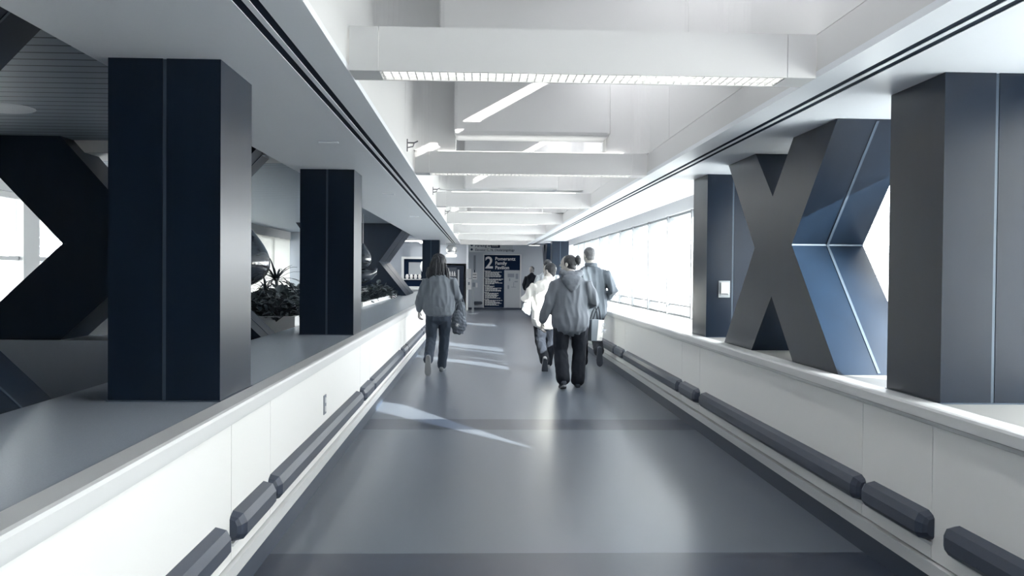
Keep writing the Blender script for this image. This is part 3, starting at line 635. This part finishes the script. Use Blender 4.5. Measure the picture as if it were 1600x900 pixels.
def person(loc, label, J, W, top, bottom, hair, shoes, s=1., vox=.006):
    root = tag(empty('person', loc), label, 'person'); V = lambda k: Vector(J[k])
    hd = V('head'); hy = Matrix.Rotation(J.get('turn', 0), 3, 'Z'); fwd = hy @ Vector((0, 1, 0)); sd_ = hy @ Vector((1, 0, 0)); nk = V('neck'); ch = V('chest'); pv = V('pelvis')
    # body: one continuous surface
    bm = bmesh.new()
    ell(bm, hd+Vector((0, 0, .025)), .074, .090, .088, hy); ell(bm, hd+fwd*.025+Vector((0, 0, -.035)), .058, .062, .072, hy); ell(bm, hd+fwd*.06+Vector((0, 0, -.085)), .03, .028, .022, hy)
    loft(bm, [(hd+fwd*.085+Vector((0, 0, .02)), .008, .008), (hd+fwd*.104+Vector((0, 0, -.018)), .014, .013)], 8)
    ell(bm, hd+fwd*.088+Vector((0, 0, -.052)), .024, .009, .006, hy); ell(bm, hd+fwd*.086+Vector((0, 0, -.062)), .021, .009, .006, hy)
    for q in (-1, 1): ell(bm, hd+sd_*q*.078+Vector((0, 0, -.005))-fwd*.008, .010, .019, .031, hy); ell(bm, hd+fwd*.078+sd_*q*.03+Vector((0, 0, .035)), .022, .010, .006, hy)
    loft(bm, [(hd-Vector((0, 0, .05))-fwd*.015, .052, .055), ((hd+nk)/2-fwd*.01, .050, .052), (nk, .062, .06), (nk-Vector((0, 0, .05)), .10, .07)])
    loft(bm, [(nk-Vector((0, 0, .04)), W[0]*.55, .075), (ch, W[0]*.72, W[0]*.5), ((ch+pv)/2, W[1]*.85, W[1]*.62), (pv, W[2]*.9, W[2]*.66), (pv-Vector((0, 0, .08)), W[2]*.85, W[2]*.62)], 20)
    for a in ('L', 'R'):
        S, E_, Wr = V('sh'+a), V('el'+a), V('wr'+a)
        loft(bm, [(S+(nk-S)*.2-Vector((0, 0, .06)), .040, .040), ((S+E_)/2, .042, .044), (E_, .036, .037), (E_.lerp(Wr, .35), .037, .036), (Wr, .024, .021)], 12)
        hand(bm, Wr, J['hd'+a], J['th'+a], J.get('curl'+a, .45), .98)
        Hh, K, A = V('hip'+a), V('kn'+a), V('an'+a)
        loft(bm, [(Hh, .085, .09), (Hh.lerp(K, .5), .072, .078), (K, .052, .056), (K.lerp(A, .35), .05, .055), (A, .034, .036)], 14)
        ft = Vector(J['ft'+a]); loft(bm, [(A, .034, .036), (A+ft*.06+Vector((0, 0, -.02)), .034, .03), (A+ft*.14+Vector((0, 0, -.03)), .036, .022)], 10)
    b = remesh('body', bm, 'skin', root, vox, 3)
    for q in (-1, 1):
        bm = bmesh.new(); ell(bm, hd+fwd*.079+sd_*q*.03+Vector((0, 0, .022)), .012, .010, .009, hy); obj('eye', bm, 'eye', root, smooth=True)
    top(root, J, W); bottom(root, J, W); hair(root, hd, fwd, sd_, hy)
    for a in ('L', 'R'):
        A = V('an'+a); ft = Vector(J['ft'+a]).normalized(); upv = Vector(J.get('up'+a, (0, 0, 1))); upv = (upv-ft*upv.dot(ft)).normalized(); sv = ft.cross(upv)
        o0 = A-upv*.055; bm = bmesh.new()
        loft(bm, [(o0-ft*.055, .033, .045), (o0-ft*.01+upv*.01, .038, .058), (o0+ft*.06, .042, .045), (o0+ft*.12-upv*.012, .047, .034), (o0+ft*.175-upv*.02, .036, .024)], 14, sv)
        sh = remesh('shoe', bm, shoes[0], root, .006, 4)
        bm = bmesh.new(); outl = [(-.085, 0), (-.07, .028), (0, .034), (.08, .042), (.15, .045), (.19, .03), (.205, 0)]; outl = outl+[(u, -v) for u, v in outl[-2:0:-1]]
        prism(bm, outl, lambda u, v, t: tuple(o0+ft*u+sv*v+upv*t), -.056, -.034); obj('sole', bm, shoes[1], sh, bevel=.004)
    return root
def trousers(mat, w_thigh, w_knee, w_hem, hem=.07, fold=.006):
    def f_(root, J, W):
        bm = bmesh.new(); V = lambda k: Vector(J[k]); pv = V('pelvis')
        loft(bm, [(pv+Vector((0, 0, .10)), W[1]*.98, W[1]*.72), (pv+Vector((0, 0, .0)), W[2], W[2]*.72), (pv-Vector((0, 0, .09)), W[2]*.98, W[2]*.72)], 22)
        for a in ('L', 'R'):
            Hh, K, A = V('hip'+a), V('kn'+a), V('an'+a)
            loft(bm, [(Hh-Vector((0, 0, .01)), w_thigh*1.02, w_thigh*1.08), (Hh.lerp(K, .3), w_thigh, w_thigh*1.05), (Hh.lerp(K, .7), (w_thigh+w_knee)/2, (w_thigh+w_knee)/2), (K, w_knee, w_knee*1.03), (K.lerp(A, .5), (w_knee+w_hem)/2, (w_knee+w_hem)/2*1.05), (K.lerp(A, 1.02), w_hem, w_hem*1.12)], 16)
        remesh('trousers', bm, mat, root, .009, 4, fold, 13, .6, 3.1)
    return f_
def upper(name, mat, hem, hemw, armw, fold=.009, hood=False, hemd=.82, band=False, waistw=None, cuff=True, collar=False):
    def f_(root, J, W):
        bm = bmesh.new(); V = lambda k: Vector(J[k]); nk, ch, pv = V('neck'), V('chest'), V('pelvis'); base = Vector((pv.x, pv.y, hem)); wm = waistw or (W[0]*.9+hemw)/2
        sl, sr_ = V('shL'), V('shR'); shw = (sr_-sl).length/2
        loft(bm, [(base, hemw, hemw*hemd), (base.lerp(ch, .25), hemw*1.04, hemw*hemd*1.03), (base.lerp(ch, .6), wm, wm*.72), (ch, W[0]*.95, W[0]*.66), (ch.lerp(nk, .45), shw*1.12, W[0]*.58), (ch.lerp(nk, .68), shw*1.06, W[0]*.48), (ch.lerp(nk, .86), shw*.74, .09), (nk+Vector((0, 0, .01)), .075, .075)], 26)
        for a in ('L', 'R'):
            S, E_, Wr = V('sh'+a), V('el'+a), V('wr'+a); wv = E_.lerp(Wr, .93)
            S2 = S+(nk-S)*.22-Vector((0, 0, .055))
            loft(bm, [(S2, armw*.8, armw*.95), (S.lerp(E_, .18)-(S-nk)*.04, armw*1.02, armw*1.12), (S.lerp(E_, .5), armw, armw*1.05), (E_, armw*.93, armw*.98), (E_.lerp(Wr, .5), armw*.86, armw*.86), (wv, armw*.62, armw*.62)], 14)
        o = remesh(name, bm, mat, root, .009, 6, fold*1.5, 10, .30, W[0]*40)
        if band:
            bm = bmesh.new(); loft(bm, [(base+Vector((0, 0, -.005)), hemw*.99, hemw*hemd*.99), (base+Vector((0, 0, .035)), hemw*1.03, hemw*hemd*1.03)], 26); remesh('hem_band', bm, mat, o, .008, 3)
        if cuff:
            for a in ('L', 'R'):
                E_, Wr = V('el'+a), V('wr'+a); bm = bmesh.new(); loft(bm, [(E_.lerp(Wr, .90), armw*.66, armw*.66), (E_.lerp(Wr, .98), armw*.52, armw*.52)], 12); remesh('cuff', bm, mat, o, .006, 2)
        if hood:
            bm = bmesh.new()
            for k in range(-6, 7):      # soft horseshoe roll around the neck
                pass
            pth = [nk+Vector((.105*math.sin(t), -.030-.085*math.cos(t), .035-.03*abs(math.cos(t)))) for t in [(-2.2+4.4*k/12) for k in range(13)]]
            loft(bm, [(p, .042, .046) for p in pth], 12, Vector((0, 0, 1)))
            ell(bm, nk+Vector((0, -.135, -.06)), .125, .05, .085); ell(bm, nk+Vector((0, -.14, -.125)), .075, .035, .055); ell(bm, nk+Vector((0, -.143, -.175)), .03, .02, .03)
            remesh('hood', bm, mat, o, .007, 4, .006, 14, 1., 7)
        if collar:
            bm = bmesh.new(); pth = [nk+Vector((.082*math.sin(t), -.082*math.cos(t), .028)) for t in [(-2.6+5.2*k/14) for k in range(15)]]
            loft(bm, [(p, .032, .014) for p in pth], 12, Vector((0, 0, 1))); remesh('collar', bm, mat, o, .006, 2)
    return f_
def hair_long(root, hd, fwd, sd_, hy):
    bm = bmesh.new(); ell(bm, hd+Vector((0, 0, .035))-fwd*.020, .102, .110, .100, hy)
    loft(bm, [(hd-fwd*.04+Vector((0, 0, .03)), .104, .085), (hd-fwd*.05+Vector((.0, 0, -.06)), .122, .080), (hd-fwd*.055+Vector((.01, 0, -.15)), .130, .070), (hd-fwd*.06+Vector((.035, 0, -.215)), .095, .05)], 18)
    r = random.Random(4)
    for k in range(22):
        x = -.115+.23*k/21; dz = -.06 if x > -.02 else .02; p = hd-fwd*.075+Vector((x, 0, -.08)); loft(bm, [(p, .034, .030), (p+Vector((x*.15, -.004, -.08)), .032, .026), (p+Vector((x*.25+r.uniform(-.015, .015), 0, -.13+dz-.035*r.random())), .014, .012)], 8)
    remesh('hair', bm, 'hair', root, .006, 5, .012, 30, .22)
def hair_bun(root, hd, fwd, sd_, hy):
    bm = bmesh.new(); ell(bm, hd+Vector((0, 0, .030))-fwd*.022, .084, .094, .090, hy); ell(bm, hd+Vector((0, 0, -.03))-fwd*.05, .070, .055, .055, hy)
    o = remesh('hair', bm, 'hair', root, .006, 3, .003, 30, .3)
    bm = bmesh.new(); c = hd-fwd*.125+Vector((0, 0, .055)); ell(bm, c, .045, .04, .045)
    for k in range(12):
        a = k*.52; d = Vector((math.cos(a)*.6, -.1, math.sin(a))); loft(bm, [(c+d*.03, .012, .012), (c+d*.055, .008, .008), (c+d*.07+Vector((0, 0, -.01)), .005, .005)], 6)
    remesh('bun', bm, 'hair', o, .005, 1)
def hair_short(mat):
    def f_(root, hd, fwd, sd_, hy):
        bm = bmesh.new(); ell(bm, hd+Vector((0, 0, .034))-fwd*.020, .082, .094, .090, hy); ell(bm, hd+Vector((0, 0, -.03))-fwd*.055, .064, .045, .055, hy)
        remesh('hair', bm, mat, root, .006, 2, .003, 34, .5)
    return f_
dn = (0, 0, -1)
# woman with bags, left
J = dict(head=(0.0, .03, 1.525), neck=(0, 0, 1.375), chest=(0, 0, 1.20), pelvis=(.0, 0, .86), turn=R(-12),
  shL=(-.165, 0, 1.315), elL=(-.255, -.03, 1.06), wrL=(-.275, .03, .86), hdL=(-.02, .1, -1), thL=(.3, 1, 0),
  shR=(.175, 0, 1.315), elR=(.265, -.02, 1.06), wrR=(.235, .20, .97), hdR=(-.1, 1, -.1), thR=(-.3, 0, 1), curlR=.8,
  hipL=(-.085, 0, .83), knL=(-.105, .02, .46), anL=(-.125, -.26, .21), ftL=(0, .12, -1), upL=(0, 1, .1),
  hipR=(.085, 0, .83), knR=(.075, .12, .46), anR=(.04, .24, .085), ftR=(.1, 1, 0))
person((-1.02, 12.45, 0), 'person with dark shoulder-length hair, grey pullover and jeans walking on the left with bags', J, (.20, .16, .185), upper('pullover', 'sweater', .875, .215, .068, band=True, waistw=.232), trousers('jeans', .092, .072, .066), hair_long, ('shoe', 'sole'))
# woman in hoodie, centre right
J = dict(head=(-.03, .05, 1.510), neck=(0, 0, 1.375), chest=(0, 0, 1.18), pelvis=(0, 0, .84), turn=R(62),
  shL=(-.175, 0, 1.305), elL=(-.275, -.03, 1.03), wrL=(-.345, .04, .80), hdL=(-.1, .15, -1), thL=(.4, 1, 0),
  shR=(.185, 0, 1.305), elR=(.285, -.05, 1.05), wrR=(.235, .19, 1.00), hdR=(-.3, 1, 0), thR=(-.3, 0, 1), curlR=.7,
  hipL=(-.105, 0, .80), knL=(-.118, .02, .45), anL=(-.095, -.12, .115), ftL=(-.05, 1, -.35),
  hipR=(.105, 0, .80), knR=(.118, .06, .45), anR=(.10, .03, .085), ftR=(.08, 1, 0))
person((.66, 10.95, 0), 'person in grey hooded sweatshirt and black trousers, hair in a bun, nearest of the group', J, (.225, .205, .215), upper('hoodie', 'hood', .765, .230, .074, hood=True, waistw=.222, fold=.009), trousers('black', .108, .088, .086, fold=.006), hair_bun, ('soledark', 'sole'))
# man in coat, right
J = dict(head=(-.03, .04, 1.665), neck=(0, 0, 1.50), chest=(0, 0, 1.30), pelvis=(0, 0, .93), turn=R(25),
  shL=(-.20, 0, 1.43), elL=(-.27, -.02, 1.13), wrL=(-.25, .20, .98), hdL=(.1, 1, -.3), thL=(.3, 0, 1),
  shR=(.20, 0, 1.43), elR=(.315, -.10, 1.15), wrR=(.21, .10, 1.02), hdR=(-.5, 1, 0), thR=(-.3, 0, 1), curlR=.8,
  hipL=(-.09, 0, .90), knL=(-.09, .16, .52), anL=(-.08, .22, .085), ftL=(0, 1, 0),
  hipR=(.09, 0, .90), knR=(.085, .02, .50), anR=(.085, -.33, .29), ftR=(.02, .15, -1), upR=(0, 1, .1))
person((1.175, 13.1, 0), 'person with short greying hair, long grey coat and dark trousers beside the right parapet', J, (.235, .19, .195), upper('coat', 'coat', .80, .235, .082, collar=True, waistw=.23), trousers('black', .098, .078, .074), hair_short('hairgrey'), ('soledark', 'soledark'))
# woman in white jacket
J = dict(head=(.055, .12, 1.43), neck=(.03, .03, 1.29), chest=(.0, 0, 1.12), pelvis=(0, -.03, .80), turn=R(50),
  shL=(-.14, 0, 1.235), elL=(-.30, -.02, 1.02), wrL=(-.16, .17, .98), hdL=(.5, 1, .1), thL=(.2, 0, 1), curlL=.8,
  shR=(.18, 0, 1.22), elR=(.24, .02, .98), wrR=(.20, .2, .90), hdR=(-.2, 1, 0), thR=(-.3, 0, 1),
  hipL=(-.09, -.03, .77), knL=(-.08, .04, .42), anL=(-.03, -.25, .16), ftL=(.02, .45, -1), upL=(0, 1, .4),
  hipR=(.09, -.03, .77), knR=(.08, .08, .42), anR=(.04, .1, .085), ftR=(0, 1, 0))
person((.51, 13.0, 0), 'person in a white jacket and black trousers half hidden behind the hooded sweatshirt', J, (.215, .18, .19), upper('jacket', 'jacket', .70, .205, .075, band=True, waistw=.22, fold=.012), trousers('black', .095, .075, .07), hair_short('hair'), ('sole', 'soledark'))
# two farther people
J = dict(head=(0, .03, 1.50), neck=(0, 0, 1.35), chest=(0, 0, 1.17), pelvis=(0, 0, .85), turn=R(150),
  shL=(-.17, 0, 1.29), elL=(-.25, 0, 1.04), wrL=(-.22, .1, .85), hdL=(0, .1, -1), thL=(0, 1, 0), shR=(.17, 0, 1.29), elR=(.25, 0, 1.04), wrR=(.22, .1, .85), hdR=(0, .1, -1), thR=(0, 1, 0),
  hipL=(-.09, 0, .82), knL=(-.09, .02, .45), anL=(-.09, 0, .085), ftL=(0, 1, 0), hipR=(.09, 0, .82), knR=(.09, .05, .45), anR=(.09, .1, .085), ftR=(0, 1, 0))
person((1.27, 29.5, 0), 'small distant person in a dark top before the end wall', J, (.2, .17, .18), upper('pullover', 'black', .82, .2, .07), trousers('black', .09, .07, .065), hair_short('hairgrey'), ('soledark', 'soledark'), vox=.012)
J = dict(J); J['turn'] = R(15)
o = person((1.03, 19.6, 0), 'distant person with dark hair glimpsed above the white jacket', J, (.2, .17, .18), upper('pullover', 'signgrey', .82, .2, .07), trousers('black', .09, .07, .065), hair_short('hair'), ('soledark', 'soledark'), vox=.012); o.scale = (1.05, 1.05, 1.05)
# ---------------------------------------------------------------- bags
e = tag(empty('shoulder_bag', (-.74, 12.5, .55)), 'dark slouchy cloth bag hanging from the left woman\'s forearm', 'bag')
bm = bmesh.new(); loft(bm, [((-.01, 0, .02), .085, .05), ((0, 0, .12), .115, .065), ((-.01, 0, .22), .095, .055), ((-.03, 0, .30), .05, .035)], 18)
remesh('bag_body', bm, 'bag', e, .008, 3, .010, 16, 1.)
bm = bmesh.new()
for k in range(4): a = k*.7; tube(bm, [(-.02+.03*math.cos(a), -.068, .12+.03*math.sin(a)), (-.02-.03*math.cos(a), -.070, .12-.03*math.sin(a))], .003, 6)
obj('emblem', bm, 'signlight', e)
for q in (-.03, .03):
    bm = bmesh.new(); tube(bm, [(-.08, q, .24), (-.05, q, .36), (-.015, q, .47), (.02, q, .47), (.05, q, .36), (.07, q, .24)], .008, 8); obj('strap', bm, 'bag', e)
e = tag(empty('patterned_bag', (-.725, 12.68, .66)), 'mottled patterned bag hanging beside the dark cloth bag', 'bag')
bm = bmesh.new(); loft(bm, [((0, 0, 0), .07, .045), ((0, 0, .15), .085, .05), ((0, 0, .30), .06, .035)], 16); remesh('bag_body', bm, 'bagpat', e, .008, 3, .006, 16, 1.)
bm = bmesh.new(); tube(bm, [(-.05, 0, .3), (-.02, 0, .38), (.02, 0, .38), (.05, 0, .3)], .009, 8); obj('handle', bm, 'bagpat', e)
e = tag(empty('tote_bag', (.985, 11.10, .56)), 'boxy tote bag with a white printed side hanging from the hooded woman\'s arm', 'bag'); e.rotation_euler = (0, R(4), R(32))
bm = bmesh.new(); prism(bm, [(-.11, 0), (.06, .0), (.07, .27), (-.12, .27)], XZ, -.055, .055); obj('bag_body', bm, 'toteside', e, bevel=.008)
pn = obj('printed_side', (lambda b: (prism(b, [(-.02, .01), (.062, .01), (.072, .265), (-.01, .265)], XZ, -.058, -.0555), b)[1])(bmesh.new()), 'tote', e)
for q in (-.03, .03):
    bm = bmesh.new(); tube(bm, [(-.08, q, .26), (-.05, q, .36), (-.01, q, .43), (.02, q, .36), (.04, q, .26)], .007, 8); obj('handle', bm, 'black', e)
t = text('o.k', .10, (.045, -.062, .235), 'map1', pn, 'lettering', .001); t.rotation_euler = (R(90), R(90), 0)
bm = bmesh.new(); tube(bm, [(.04+.012*math.cos(a), -.060, .04+.012*math.sin(a)) for a in [k*.52 for k in range(13)]], .002, 5, cap=False); obj('ring_mark', bm, 'map1', pn)
e = tag(empty('handbag', (.285, 13.0, .86)), 'pale grey shoulder bag at the left hip of the white jacket', 'bag'); e.rotation_euler = (0, R(28), 0)
bm = bmesh.new(); loft(bm, [((0, 0, -.05), .12, .055), ((0, 0, .04), .14, .06), ((0, 0, .13), .11, .045)], 18); remesh('bag_body', bm, 'signgrey', e, .008, 3, .006, 14, 1.)
bm = bmesh.new(); tube(bm, [(-.09, 0, .12), (-.04, -.04, .25), (.08, -.13, .40), (.22, -.12, .42), (.26, -.02, .30)], .009, 8); obj('strap', bm, 'signgrey', e)
